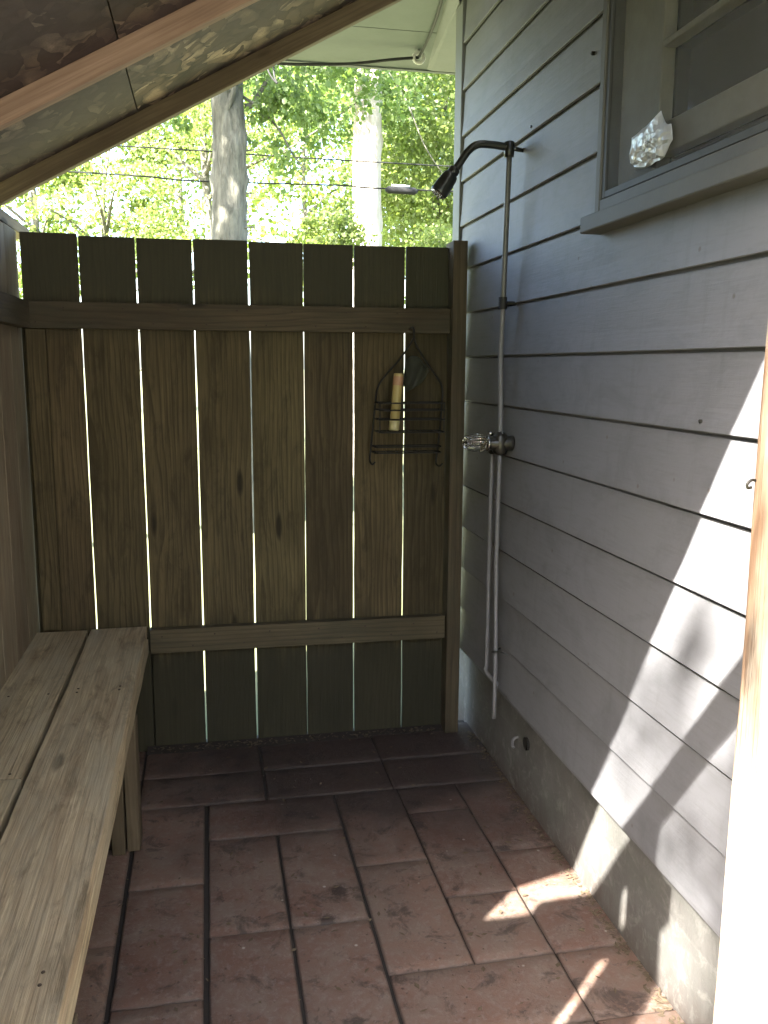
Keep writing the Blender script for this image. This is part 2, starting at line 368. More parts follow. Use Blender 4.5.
def curve_pts(ctrl, n=8):
    """catmull-rom through control points"""
    P = [Vector(p) for p in ctrl]; P = [P[0]*2-P[1]]+P+[P[-1]*2-P[-2]]; out = []
    for i in range(1, len(P)-2):
        for k in range(n):
            t = k/n; a, b, c, d = P[i-1], P[i], P[i+1], P[i+2]
            out.append(.5*((2*b)+(c-a)*t+(2*a-5*b+4*c-d)*t*t+(3*b-a-3*c+d)*t**3))
    out.append(P[-2]); return out
def tube_obj(name, ctrls, r, mat, parent=None, smoothn=8, n=10, label=None):
    bm = bmesh.new()
    if not isinstance(ctrls[0][0], (tuple, list, Vector)): ctrls = [ctrls]
    for c in ctrls: tube(bm, curve_pts(c, smoothn) if smoothn > 1 else c, r, n)
    return link(name, bm, mat, parent, smooth=True, label=label)

def add_nails(o, pts, axis, r=.0035):
    """nail heads let into a board, in world points; axis is the direction they face"""
    me = o.data; bm = bmesh.new(); bm.from_mesh(me); n0 = len(bm.faces)
    inv = (Matrix.Translation(Vector(o.location)+(Vector(o.parent.location) if o.parent else Vector())) @ o.rotation_euler.to_matrix().to_4x4()).inverted()
    for p in pts:
        p = Vector(p); a = Vector(axis); tube(bm, [inv@(p-a*.002), inv@(p+a*.0010), inv@(p+a*.0014)], [r, r, r*.7], 10)
    bm.faces.ensure_lookup_table()
    for f in bm.faces[n0:]: f.material_index = 1
    bm.to_mesh(me); bm.free(); me.materials.append(M['rust'])
# ------------------------------------------------------------------ ground
def grid(name, x0, x1, y0, y1, z, mat, nx=2, ny=2, amp=0):
    bm = bmesh.new(); vs = [[bm.verts.new((x0+(x1-x0)*i/nx, y0+(y1-y0)*j/ny, z+(mnoise.noise(Vector((x0+(x1-x0)*i/nx, y0+(y1-y0)*j/ny, 3))*.3)*amp if amp else 0))) for j in range(ny+1)] for i in range(nx+1)]
    for i in range(nx):
        for j in range(ny): bm.faces.new((vs[i][j], vs[i+1][j], vs[i+1][j+1], vs[i][j+1]))
    o = link(name, bm, mat); tag(o, kind='structure'); return o
grid('lawn', -250, 250, -250, 350, -.035, M['grass_soil'], 60, 60, 0)
grid('paving_bed', -.95, 1.06, .2, 3.34, -.008, M['soil'])

# pavers, each a bevelled block (one ground surface)
pv = []
def pav(x0, x1, y0, y1): pv.append((x0, x1, y0, y1))
def colm(x0, x1, joints):
    for a, b in zip(joints[:-1], joints[1:]): pav(x0, x1, a, b)
colm(-.93, -.72, (.25, .70, 1.165, 1.63, 2.10, 2.57, 2.80)); colm(-.70, -.49, (.25, .46, .93, 1.40, 1.863, 2.33, 2.80))
colm(-.481, -.266, (.25, .70, 1.165, 1.63, 2.10, 2.57, 2.80)); colm(-.256, -.046, (.25, .46, .93, 1.40, 1.863, 2.332, 2.795))
colm(-.034, .1735, (.25, .69, 1.155, 1.62, 2.09, 2.56)); colm(.1795, .3855, (.25, .69, 1.155, 1.62, 2.09, 2.56)); pav(-.034, .3855, 2.563, 2.79)
colm(.3925, .6085, (1.865, 2.34, 2.79)); colm(.6105, .8175, (1.865, 2.14, 2.61, 2.79)); colm(.8205, 1.03, (.25, .70, 1.165, 1.63, 1.866, 2.34, 2.79))
for y in (1.635, 1.40, 1.165, .93, .70, .46, .25): pav(.3925, .8175, y, y+.23)
for a, b in ((2.795, 3.012), (3.018, 3.30)):
    for x0, x1 in ((-.93, -.70), (-.69, -.266), (-.26, .156), (.164, .598), (.602, 1.03)): pav(x0, x1, a, b)
bm = bmesh.new(); tl = bm.faces.layers.float.new('tf'); tones = []; rims = []
prs = random.Random(5)
verts_tone = bm.verts.layers.float.new('tone'); verts_rim = bm.verts.layers.float.new('rim')
for (x0, x1, y0, y1) in pv:
    g = .0010; x0 += g*prs.uniform(.3, 1.2); x1 -= g*prs.uniform(.3, 1.2); y0 += g*prs.uniform(.5, 1.3); y1 -= g*prs.uniform(.5, 1.3)
    tone = prs.random(); dz = prs.uniform(-.0025, .0025); tx = prs.uniform(-.006, .006); ty = prs.uniform(-.006, .006)
    nx = max(3, int((x1-x0)/.035)); ny = max(3, int((y1-y0)/.035)); cxm, cym = (x0+x1)/2, (y0+y1)/2
    def P(i, j, zz, ins=0):
        u = i/nx; v_ = j/ny; X = x0+ins+(x1-x0-2*ins)*u; Y = y0+ins+(y1-y0-2*ins)*v_
        wob = .0007; e = (i in (0, nx)) or (j in (0, ny))
        if e: X += mnoise.noise(Vector((X*30, Y*30, tone*9)))*wob; Y += mnoise.noise(Vector((X*30, Y*30, tone*9+5)))*wob
        v = bm.verts.new((X, Y, zz+dz+(X-cxm)*tx+(Y-cym)*ty+(mnoise.noise(Vector((X*14, Y*14, tone)))*.0012)))
        v[verts_tone] = tone; v[verts_rim] = 1.0 if ins == 0 else 0.0; return v
    top = [[P(i, j, 0, .006) for j in range(ny+1)] for i in range(nx+1)]
    for i in range(nx):
        for j in range(ny): bm.faces.new((top[i][j], top[i+1][j], top[i+1][j+1], top[i][j+1]))
    loop = [(i, 0) for i in range(nx)]+[(nx, j) for j in range(ny)]+[(i, ny) for i in range(nx, 0, -1)]+[(0, j) for j in range(ny, 0, -1)]
    r0 = [top[i][j] for i, j in loop]; r1 = [P(i, j, -.0035, 0) for i, j in loop]; r2_ = [P(i, j, -.03, 0) for i, j in loop]
    m_ = len(loop)
    for A, B in ((r0, r1), (r1, r2_)):
        for q in range(m_): bm.faces.new((A[q], B[q], B[(q+1) % m_], A[(q+1) % m_]))
bmesh.ops.recalc_face_normals(bm, faces=bm.faces)
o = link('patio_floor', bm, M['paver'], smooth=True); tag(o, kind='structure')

# ------------------------------------------------------------------ fence at the back
YF = 3.26
fence = thing('privacy_fence', 'weathered dark board fence at the back of the shower, gaps of light between its boards', 'fence', (.15, YF, 0))
edges = [(-.611, -.4268), (-.4212, -.2345), (-.2292, -.0415), (-.0365, .1525), (.1585, .3495), (.3525, .5332), (.5390, .7272), (.7328, .893)]
tops = [1.893, 1.886, 1.885, 1.888, 1.885, 1.884, 1.884, 1.886]
for (a, b), t in zip(edges, tops):
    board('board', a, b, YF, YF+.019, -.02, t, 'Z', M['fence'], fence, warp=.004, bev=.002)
rl = board('rail', -.605, .893, YF-.038, YF-.001, 1.572, 1.662, 'X', M['rail'], fence, label='upper rail of the fence')
add_nails(rl, [((a+b)/2+q+random.uniform(-.01, .01), YF-.038, 1.617+q*.5) for a, b in edges for q in (-.05, .05)], (0, -1, 0))
o = board('rail', -.232, .893, YF-.038, YF-.001, .393, .483, 'X', M['rail'], fence, label='lower rail of the fence'); o.rotation_euler = (0, rad(.15), 0)
add_nails(o, [((a+b)/2+q+random.uniform(-.01, .01), YF-.038, .438-q*.4) for a, b in edges[2:] for q in (-.05, .05)], (0, -1, 0))
board('post', .895, .950, YF-.06, YF+.045, 0, 1.905, 'Z', M['rail'], fence, label='dark end post beside the house wall')
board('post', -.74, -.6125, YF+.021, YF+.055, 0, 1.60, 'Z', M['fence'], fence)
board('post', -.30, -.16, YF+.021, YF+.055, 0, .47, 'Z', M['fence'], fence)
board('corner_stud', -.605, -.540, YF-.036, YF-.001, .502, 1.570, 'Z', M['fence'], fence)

# left board wall
lw = thing('side_board_wall', 'grey brown board wall along the left side, behind the bench', 'fence', (-.66, 1.9, 0))
y = 3.275; XW = -.624
while y > .95:
    board('board', XW-.022, XW, y-.186, y, .01, 1.895+random.uniform(-.002, .002), 'Z', M['wall'], lw, warp=.003, bev=.002); y -= .189
board('rail', XW+.001, XW+.038, .90, 3.218, 1.572, 1.662, 'Y', M['rail'], lw)
board('top_plate', XW-.089, XW-.001, .87, 3.52, 1.899, 1.937, 'Y', M['rafter_old'], lw, label='pale sawn plate lying along the top of the wall')
board('post', XW-.115, XW-.025, .90, .99, 0, 1.895, 'Z', M['wall'], lw)
board('post', XW-.115, XW-.025, 3.16, 3.25, 0, 1.895, 'Z', M['wall'], lw)

# ------------------------------------------------------------------ bench
bench = thing('wooden_bench', 'long bench of two wide weathered planks along the left wall', 'bench', (-.43, 2.0, 0))
fs = board('seat_plank', -.437, -.240, .75, 3.218, .461, .500, 'Y', M['bench'], bench, warp=.004, bev=.005, seg=30, label='front seat plank, paler and more worn')
bs = board('seat_plank', -.627, -.450, 2.042, 3.218, .460, .4985, 'Y', M['bench'], bench, warp=.003, bev=.004)
board('seat_plank', -.627, -.450, .75, 2.037, .461, .4995, 'Y', M['bench'], bench, warp=.003, bev=.004)
add_nails(fs, [(x, y, .5) for x in (-.40, -.28) for y in (1.30, 1.33, 2.58, 2.61)], (0, 0, 1))
add_nails(bs, [(x, y, .4985) for x in (-.59, -.48) for y in (2.585, 2.065)], (0, 0, 1))
board('apron', -.270, -.2385, .78, 3.2, .405, .4600, 'Y', M['bench'], bench, warp=.003, bev=.003)
for yc in (2.585, 1.31):
    board('leg', -.274, -.236, yc-.045, yc+.045, 0, .404, 'Z', M['leg'], bench)
    board('leg', -.316, -.278, yc-.060, yc+.028, 0, .404, 'Z', M['leg'], bench)
    board('leg', -.62, -.582, yc-.045, yc+.045, 0, .370, 'Z', M['leg'], bench)
    board('cross_brace', -.622, -.318, yc-.02, yc+.018, .371, .459, 'X', M['leg'], bench)

# ------------------------------------------------------------------ shed roof
SL = math.atan(.545); ca, sa = math.cos(SL), math.sin(SL)
roof = thing('shed_roof', 'sloping lean-to roof of strand board on pine rafters overhead', 'roof', (.15, 2.0, 2.4))
def zb(x): return 1.972+.545*(x+.663)          # underside of rafters
def slope_board(name, y0, y1, mat, depth=.058, xa=-.80, xb=.93, label=None):
    L = (xb-xa)/ca; cx = (xa+xb)/2; cz = zb(cx)
    c = Vector((cx, (y0+y1)/2, cz))+Vector((-sa, 0, ca))*(depth/2)
    bm = bmesh.new(); v = bx(bm, -L/2, L/2, -(y1-y0)/2, (y1-y0)/2, -depth/2, depth/2)
    bmesh.ops.subdivide_edges(bm, edges=[e for e in bm.edges if abs(e.verts[0].co.x-e.verts[1].co.x) > .5], cuts=10)
    return bevel(link(name, bm, mat, roof, c, (0, -SL, 0), label=label), .003, 2)
slope_board('rafter', 3.222, 3.26, M['rafter_old'])
slope_board('rafter', 2.545, 2.583, M['rafter'], label='reddish newer pine rafter')
slope_board('rafter', 1.85, 1.888, M['rafter'], label='reddish newer pine rafter')
slope_board('rafter', 1.24, 1.278, M['rafter_old'])
slope_board('rafter', .69, .728, M['rafter_old'])
def panel(name, xa, xb, y0, y1, mat, th=.0115, lift=.0585, label=None):
    L = (xb-xa)/ca; cx = (xa+xb)/2
    c = Vector((cx, (y0+y1)/2, zb(cx)))+Vector((-sa, 0, ca))*(lift+th/2)
    bm = bmesh.new(); bx(bm, -L/2, L/2, -(y1-y0)/2, (y1-y0)/2, -th/2, th/2)
    return bevel(link(name, bm, mat, roof, c, (0, -SL, 0), label=label), .001, 1)
panel('sheathing_panel', -.85, -.1785, .69, 3.262, M['osb'], label='darker, stained strand board')
panel('sheathing_panel', -.175, .93, .69, 3.262, M['osb']).pass_index = 1
panel('shingle_layer', -.87, .93, .67, 3.28, M['shingle'], .008, .0705)

# ------------------------------------------------------------------ front of the enclosure (post in view; boards added unseen to shade the floor)
front = thing('entrance_frame', 'worn sunlit wooden door post at the right edge, with the entrance beam and added unseen boards that shade the floor', 'door frame', (.1, .645, 0))
board('door_post', .469, .559, .60, .69, 0, 1.96, 'Z', M['jamb'], front, warp=.005, bev=.006, seg=24)
bm = bmesh.new(); tube(bm, curve_pts([(.472, .684, 1.352), (.466, .684, 1.3535), (.4615, .684, 1.350), (.4625, .684, 1.3465), (.466, .684, 1.347)], 5), .0014, 8)
link('hook', bm, M['valve'], front, smooth=True)
board('beam', -.75, .96, .56, .598, 1.915, 2.005, 'X', M['rail'], front).rotation_euler = (0, -rad(3.5), 0)
for a, b in ((-1.02, -.866), (-.864, -.71), (-.708, -.554), (-.552, -.400), (-.361, -.190)):  # unseen boards, slot and rail shaped for the shade and sun streak on the floor
    board('board', a, b, .60, .619, .02, 1.864, 'Z', M['wall'], front)
board('rail', -1.02, -.19, .561, .599, 1.65, 1.74, 'X', M['wall'], front)

# ------------------------------------------------------------------ house
house = thing('house', 'grey painted clapboard house wall on a low block foundation, right side', 'house', (1.0, 1.0, 0))
Z0, PIT = .345, .1633; YEND = 3.362; YST = -4.0
WY0, WY1, WZ0, WZ1 = 1.08, 2.115, 1.80, 2.78
bm = bmesh.new(); srs = random.Random(3)
def clap(y0, y1, z0, z1):
    n = max(2, int((y1-y0)/.12)); r = []
    for i in range(n+1):
        yy = y0+(y1-y0)*i/n
        wv = mnoise.noise(Vector((yy*1.3, z0*9, 1)))*.0014; wz = mnoise.noise(Vector((yy*2.1, z0*7, 5)))*.0012
        xb = .965+wv; xt = .965+.0115
        r.append([bm.verts.new(p) for p in ((xb+.009, yy, z0+wz), (xb+.001, yy, z0+wz), (xb, yy, z0+.0015+wz), (xb+.0045, yy, z0+(z1-z0)*.3), (xt-.002, yy, z1-.0080), (xt+.004, yy, z1-.0065), (xt+.005, yy, z1+.006))])
    for i in range(n):
        for j in range(6): bm.faces.new((r[i][j], r[i][j+1], r[i+1][j+1], r[i+1][j]))
    for q in (r[0], r[-1]):
        p = [bm.verts.new((v.co.x, v.co.y, v.co.z)) for v in q]; e = [bm.verts.new((1.0, q[0].co.y, q[0].co.z)), bm.verts.new((1.0, q[0].co.y, q[-1].co.z))]
        bm.faces.new(p+[e[1], e[0]])
i = 0; z = Z0
while z < 3.0:
    z1 = z+PIT
    if z1 > WZ0+.03 and z < WZ1: segs = [(YST, WY0), (WY1, YEND)]
    else: segs = [(YST, YEND)]
    for a, b in segs: clap(a, b, z, z1)
    z = z1; i += 1
bmesh.ops.recalc_face_normals(bm, faces=bm.faces)
sd = link('siding', bm, M['siding'], house)
bm = bmesh.new()
# wall core with the window opening left as a shallow recess
bx(bm, 1.03, 1.12, YST, 3.455, 0.30, 3.3); bx(bm, 1.12, 6.0, YST, 3.455, .30, 3.3)
link('wall_core', bm, M['interior'], house)
bm = bmesh.new(); bx(bm, .962, 1.03, 3.372, 3.462, .325, 2.82)
bevel(link('corner_board', bm, M['trim'], house), .003)
bm = bmesh.new(); bx(bm, 1.012, 1.15, YST, 3.44, -.1, .342); link('foundation', bm, M['concrete'], house)
bm = bmesh.new(); bx(bm, .9672, 1.03, YST, 3.37, .336, .3445); link('starter_strip', bm, M['siding'], house)
# soffit over the far corner, panel joint, fascia, cornice return
bm = bmesh.new(); bx(bm, .05, 2.2, 3.10, 3.838, 2.832, 2.845); bx(bm, .05, 2.2, 3.844, 4.30, 2.832, 2.845)
link('soffit', bm, M['soffit'], house)
bm = bmesh.new(); bx(bm, .05, 2.2, 4.30, 4.325, 2.826, 3.0); bx(bm, .03, .049, 3.10, 4.325, 2.826, 3.0); link('fascia', bm, M['soffit'], house)
bm = bmesh.new(); bx(bm, .03, 2.2, 3.10, 4.33, 2.846, 2.99); bx(bm, .95, 6, YST, 3.10, 3.05, 3.3); link('roof', bm, M['shingle'], house)
bm = bmesh.new()
pp = [(1.070, 4.296, 2.829), (1.30, 4.296, 2.829), (1.02, 3.46, 2.829), (.955, 3.46, 2.829), (.915, 3.40, 2.829), (.965, 3.84, 2.829), (1.06, 4.296, 2.829)]
lo = [bm.verts.new(p) for p in [(1.078, 4.29, 2.826), (1.35, 4.29, 2.826), (1.30, 3.47, 2.826), (.962, 3.47, 2.780), (.950, 3.38, 2.78)]]
hi = [bm.verts.new(p) for p in [(1.055, 4.29, 2.8315), (1.35, 4.29, 2.8315), (1.30, 3.38, 2.8315), (.93, 3.38, 2.8315), (.90, 3.30, 2.8315)]]
bm.faces.new(lo); bm.faces.new(list(reversed(hi)))
for q in range(5): bm.faces.new((lo[q], hi[q], hi[(q+1) % 5], lo[(q+1) % 5]))
bmesh.ops.recalc_face_normals(bm, faces=bm.faces); link('cornice_return', bm, M['trim'], house)

win = bpy.data.objects.new('window', None); COL.objects.link(win); win.parent = house; win['_w'] = (1.0, 1.6, 2.2)
win.location = Vector((1.0, 1.6, 2.2))-house.location
def wb(name, x0, x1, y0, y1, z0, z1, mat, bv=.003, label=None):
    bm = bmesh.new(); bx(bm, x0, x1, y0, y1, z0, z1); return bevel(link(name, bm, mat, win, label=label), bv)
bm = bmesh.new()
bx(bm, .921, 1.028, 1.04, 2.133, 1.778, 1.818)
link('sill', bm, M['wtrim'], win); bevel(win.children[-1], .004)
bm = bmesh.new()
bx(bm, .943, 1.028, 2.074, 2.100, 1.8205, 2.78); bx(bm, .943, 1.028, 1.09, 1.118, 1.8205, 2.78); bx(bm, .9435, 1.028, 1.1185, 2.0735, 1.8205, 1.850); bx(bm, .9435, 1.028, 1.1185, 2.0735, 2.74, 2.78)
bevel(link('frame', bm, M['wtrim'], win), .003)
bm = bmesh.new()
bx(bm, .948, .956, 2.056, 2.0735, 1.852, 2.738); bx(bm, .948, .956, 1.119, 1.137, 1.852, 2.738); bx(bm, .948, .956, 1.1375, 2.0555, 1.852, 1.868); bx(bm, .948, .956, 1.1375, 2.0555, 2.72, 2.738)
bevel(link('screen_frame', bm, M['sframe'], win), .0015)
bm = bmesh.new(); ny, nz = 24, 20
gv = [[bm.verts.new((.953+.004*mnoise.noise(Vector((a*.3, b*.3, 2))), 1.137+(2.056-1.137)*a/ny, 1.868+(2.72-1.868)*b/nz)) for b in range(nz+1)] for a in range(ny+1)]
for a in range(ny):
    for b in range(nz): bm.faces.new((gv[a][b], gv[a+1][b], gv[a+1][b+1], gv[a][b+1]))
link('insect_screen', bm, M['screen'], win, smooth=True)
bm = bmesh.new()
bx(bm, .968, 1.0, 1.845, 2.03, 1.87, 2.738); bx(bm, .968, 1.0, 1.12, 1.18, 1.87, 2.738)
bx(bm, .9685, 1.0, 1.1805, 1.8445, 1.900, 1.966); bx(bm, .9685, 1.0, 1.1805, 1.8445, 2.122, 2.136)
bx(bm, .9685, 1.0, 1.1805, 1.8445, 2.40, 2.43)
bevel(link('sash', bm, M['sash'], win), .003)
bm = bmesh.new(); bx(bm, 1.002, 1.006, 1.12, 2.072, 1.852, 2.738); link('pane', bm, M['pane'], win)

# foil wad tucked into the screen
bm = bmesh.new(); fr = random.Random(9)
out = [(1.925, 1.958), (1.86, 1.966), (1.80, 1.982), (1.785, 1.955), (1.755, 1.945), (1.745, 1.912), (1.775, 1.885), (1.83, 1.880), (1.90, 1.885), (1.93, 1.905)]
cen = (1.84, 1.925)
o2 = []
for q in range(len(out)):
    A, B = out[q], out[(q+1) % len(out)]; o2 += [A, ((A[0]*2+B[0])/3+fr.uniform(-.004, .004), (A[1]*2+B[1])/3+fr.uniform(-.004, .004)), ((A[0]+B[0]*2)/3+fr.uniform(-.003, .003), (A[1]+B[1]*2)/3+fr.uniform(-.003, .003))]
out = o2; rings = []
for k in range(10):
    f = 1-k/10
    rings.append([bm.verts.new((.948-(.012*(1-f**4))+fr.uniform(-.005, .004)*(1 if k and b < 1.935 else .2), cen[0]+(a-cen[0])*f+fr.uniform(-.003, .003)*(k > 0), cen[1]+(b-cen[1])*f+fr.uniform(-.003, .003)*(k > 0))) for a, b in out])
for a, b in zip(rings[:-1], rings[1:]):
    for q in range(len(out)): bm.faces.new((a[q], a[(q+1) % len(out)], b[(q+1) % len(out)], b[q]))
bm.faces.new(rings[-1])
back = [bm.verts.new((.9495, v.co.y, v.co.z)) for v in rings[0]]
for q in range(len(out)): bm.faces.new((rings[0][q], back[q], back[(q+1) % len(out)], rings[0][(q+1) % len(out)]))
bm.faces.new(back); bmesh.ops.triangulate(bm, faces=bm.faces); bmesh.ops.recalc_face_normals(bm, faces=bm.faces)
tag(link('foil_scrap', bm, M['foil']), 'crumpled silver foil stuck in the lower corner of the window screen', 'foil')

# ------------------------------------------------------------------ shower
sh = thing('outdoor_shower', 'pipe shower fixed to the clapboard wall with dark bent arm and spray head', 'shower', (.93, 2.7, 1.2))
PX = .926
tube_obj('riser_pipe', [(PX, 2.70, 2.10), (PX, 2.712, 1.85), (PX, 2.722, 1.64)], .0095, M['pipe_dark'], sh)
tube_obj('riser_pipe', [(PX+.002, 2.722, 1.655), (PX+.002, 2.735, 1.50), (PX+.002, 2.722, 1.33), (PX, 2.712, 1.225)], .0085, M['pipe'], sh)
bm = bmesh.new(); tube(bm, [(PX, 2.722, 1.630), (PX, 2.722, 1.668)], .0135, 14); tube(bm, [(PX, 2.724, 1.65), (.972, 2.724, 1.65)], .006, 8); link('clamp', bm, M['black'], sh, smooth=False)
bm = bmesh.new(); tube(bm, [(.985, 2.715, 2.109), (.93, 2.702, 2.112)], .0065, 10)
tube(bm, curve_pts([(.928, 2.70, 2.114), (.905, 2.70, 2.115), (.87, 2.70, 2.118), (.825, 2.70, 2.116), (.795, 2.70, 2.095), (.77, 2.70, 2.060), (.752, 2.70, 2.036)], 6), .0115, 14)
link('shower_arm', bm, M['darkmetal'], sh, smooth=True)
bm = bmesh.new(); tube(bm, [(PX, 2.70, 2.085), (PX, 2.70, 2.098), (PX, 2.70, 2.128), (PX, 2.70, 2.131)], [.0145, .0165, .0165, .010], 14); link('elbow', bm, M['darkmetal'], sh, smooth=True)
d = Vector((-.044, 0, -.062)).normalized(); p = Vector((.757, 2.70, 2.044)); bm = bmesh.new()
prof = [(0, .0145), (.004, .0175), (.016, .0175), (.020, .0155), (.024, .022), (.034, .0245), (.060, .0265), (.084, .0275), (.090, .0275), (.094, .026)]
tube(bm, [p+d*a for a, b in prof], [b for a, b in prof], 22); link('shower_head', bm, M['darkmetal'], sh, smooth=True)
bm = bmesh.new(); tube(bm, [p+d*.0942, p+d*.0965], [.023, .021], 20)
for q in range(10):
    an = q/10*6.283; e1 = d.orthogonal().normalized(); e2 = d.cross(e1); c = p+d*.0965+(e1*math.cos(an)+e2*math.sin(an))*.014; tube(bm, [c, c+d*.003], .0018, 6)
link('spray_face', bm, M['chrome'], sh)
# valve block and clear knob
bm = bmesh.new(); tube(bm, [(PX, 2.712, 1.168), (PX, 2.712, 1.178), (PX, 2.712, 1.230), (PX, 2.712, 1.243)], [.014, .024, .024, .012], 16)
tube(bm, [(.972, 2.712, 1.205), (.955, 2.712, 1.205), (.895, 2.712, 1.205), (.880, 2.712, 1.207)], [.026, .024, .021, .014], 18)
tube(bm, [(PX, 2.74, 1.19), (PX, 2.78, 1.185), (PX-.002, 2.79, 1.17)], .013, 12)
link('valve_body', bm, M['valve'], sh, smooth=True)
bm = bmesh.new(); tube(bm, [(.886, 2.712, 1.206), (.882, 2.712, 1.206)], .024, 18); tube(bm, [(.905, 2.73, 1.232), (.895, 2.725, 1.24)], .006, 10); tube(bm, [(.935, 2.71, 1.236), (.925, 2.70, 1.240)], .006, 10); link('escutcheon', bm, M['chrome'], sh, smooth=True)
bm = bmesh.new(); n_ = 12; prof = [(.880, .012), (.874, .024), (.862, .029), (.835, .029), (.812, .023), (.802, .012)]; rg = []
for j, (x, r) in enumerate(prof):
    rg.append([bm.verts.new((x, 2.712+math.cos(6.283*k/24)*r*(1 if k % 2 else .86), 1.208+math.sin(6.283*k/24)*r*(1 if k % 2 else .86))) for k in range(24)])
for a, b in zip(rg[:-1], rg[1:]):
    for q in range(24): bm.faces.new((a[q], a[(q+1) % 24], b[(q+1) % 24], b[q]))
bm.faces.new(rg[0]); bm.faces.new(rg[-1]); bmesh.ops.recalc_face_normals(bm, faces=bm.faces); link('knob', bm, M['crystal'], sh)
tube_obj('supply_pipe', [(PX, 2.712, 1.18), (PX, 2.716, .80), (PX+.002, 2.705, .50), (PX, 2.697, .27)], .0075, M['pipe'], sh)
tube_obj('supply_pipe', [(PX, 2.79, 1.18), (PX, 2.792, .85), (PX, 2.79, .60), (PX, 2.79, .44), (PX, 2.785, .40), (1.005, 2.78, .315)], .0075, M['pipe'], sh)
bm = bmesh.new(); tube(bm, curve_pts([(.955, 2.66, .505), (.935, 2.675, .512), (.914, 2.70, .505), (.935, 2.725, .50), (.955, 2.735, .505)], 5), .003, 8); link('pipe_strap', bm, M['darkmetal'], sh, smooth=True)

# drain pipe stub on the foundation
st = thing('pipe_stub', 'small pale curved pipe end poking from the foundation under the siding', 'pipe', (1.0, 2.66, .2))
tube_obj('stub', [(1.02, 2.69, .20), (.995, 2.685, .195), (.985, 2.67, .182), (.985, 2.655, .178)], .005, M['pipe'], st)
bm = bmesh.new(); tube(bm, [(1.013, 2.60, .215), (1.004, 2.60, .215)], .022, 14); link('cover', bm, M['black'], st)
# nails in the siding
for yy, zz in ((1.60, 1.345), (2.20, 2.224), (2.62, 2.155)):
    bm = bmesh.new(); tube(bm, [(.972, yy, zz), (.963, yy, zz), (.9615, yy, zz)], [.0045, .0045, .003], 10)
    tag(link('nail_head', bm, M['valve']), {1.60: 'rusty nail head in the siding just below eye level near the sunlit strip', 2.20: 'small nail head in the siding beside the window frame', 2.62: 'small nail head in the siding above the shower arm'}[yy], 'nail', 'nails in the siding')

# ------------------------------------------------------------------ caddy and what it holds
cad = thing('shower_caddy', 'black wire shower caddy hanging from the upper fence rail', 'caddy', (.73, 3.2, 1.3))
YB, YFR = 3.235, 3.125
bk = [[(.735, 3.212, 1.585), (.748, 3.205, 1.59), (.752, 3.205, 1.56), (.742, YB-.02, 1.535), (.700, YB-.02, 1.475), (.650, YB-.02, 1.42), (.618, YB-.02, 1.372), (.608, YB-.02, 1.30), (.600, YB-.02, 1.22), (.592, YB-.02, 1.14), (.588, YB-.03, 1.10), (.594, YB-.05, 1.09), (.602, YB-.055, 1.10)],
      [(.752, 3.205, 1.56), (.762, YB-.02, 1.53), (.800, YB-.02, 1.47), (.840, YB-.02, 1.415), (.864, YB-.02, 1.372), (.864, YB-.02, 1.30), (.858, YB-.02, 1.22), (.850, YB-.02, 1.14), (.842, YB-.03, 1.09), (.850, YB-.05, 1.08), (.862, YB-.055, 1.09)]]
tube_obj('frame', bk, .0036, M['black'], cad, 5, 8)
def ringw(z, x0, x1, y0, y1, r, bm):
    c = .012; pts = [(x0+c, y0, z), (x1-c, y0, z), (x1, y0+c, z), (x1, y1, z), (x0, y1, z), (x0, y0+c, z), (x0+c, y0, z)]
    for a, b in zip(pts[:-1], pts[1:]): tube(bm, [a, b], r, 6)
bm = bmesh.new()
for z in (1.318, 1.292, 1.258, 1.212): ringw(z, .610, .855, YFR, YB-.02, .003, bm)
for q in range(9):
    x = .622+q*.028; tube(bm, [(x, YFR, 1.212), (x, YB-.02, 1.212)], .0014, 6)
for x in (.612, .853): tube(bm, [(x, YFR+.012, 1.318), (x, YFR+.012, 1.212)], .002, 6)
link('upper_basket', bm, M['black'], cad)
bm = bmesh.new()
for z in (1.157, 1.135): ringw(z, .598, .848, YFR+.02, YB-.02, .003, bm)
for q in range(7):
    x = .612+q*.037; tube(bm, [(x, YFR+.02, 1.135), (x, YB-.02, 1.135)], .0014, 6)
link('lower_shelf', bm, M['black'], cad)
bt = thing('toiletry_tube', 'slim gold tube standing tilted in the wire shower caddy', 'tube', (.67, 3.16, 1.216))
d = Vector((.022, .02, .21)).normalized(); p = Vector((.667, 3.155, 1.2165))
bm = bmesh.new(); tube(bm, [p+d*.042, p+d*.044, p+d*.15, p+d*.205, p+d*.209], [.016, .0178, .0185, .0185, .017], 20); link('body', bm, M['gold'], bt, smooth=True)
bm = bmesh.new(); tube(bm, [p, p+d*.003, p+d*.038, p+d*.0415], [.016, .019, .019, .0175], 20); link('cap', bm, M['goldcap'], bt, smooth=True)
bm = bmesh.new(); tube(bm, [p+d*.165, p+d*.198], [.0188, .0188], 20, False); link('band', bm, M['pinkish'], bt, smooth=True)
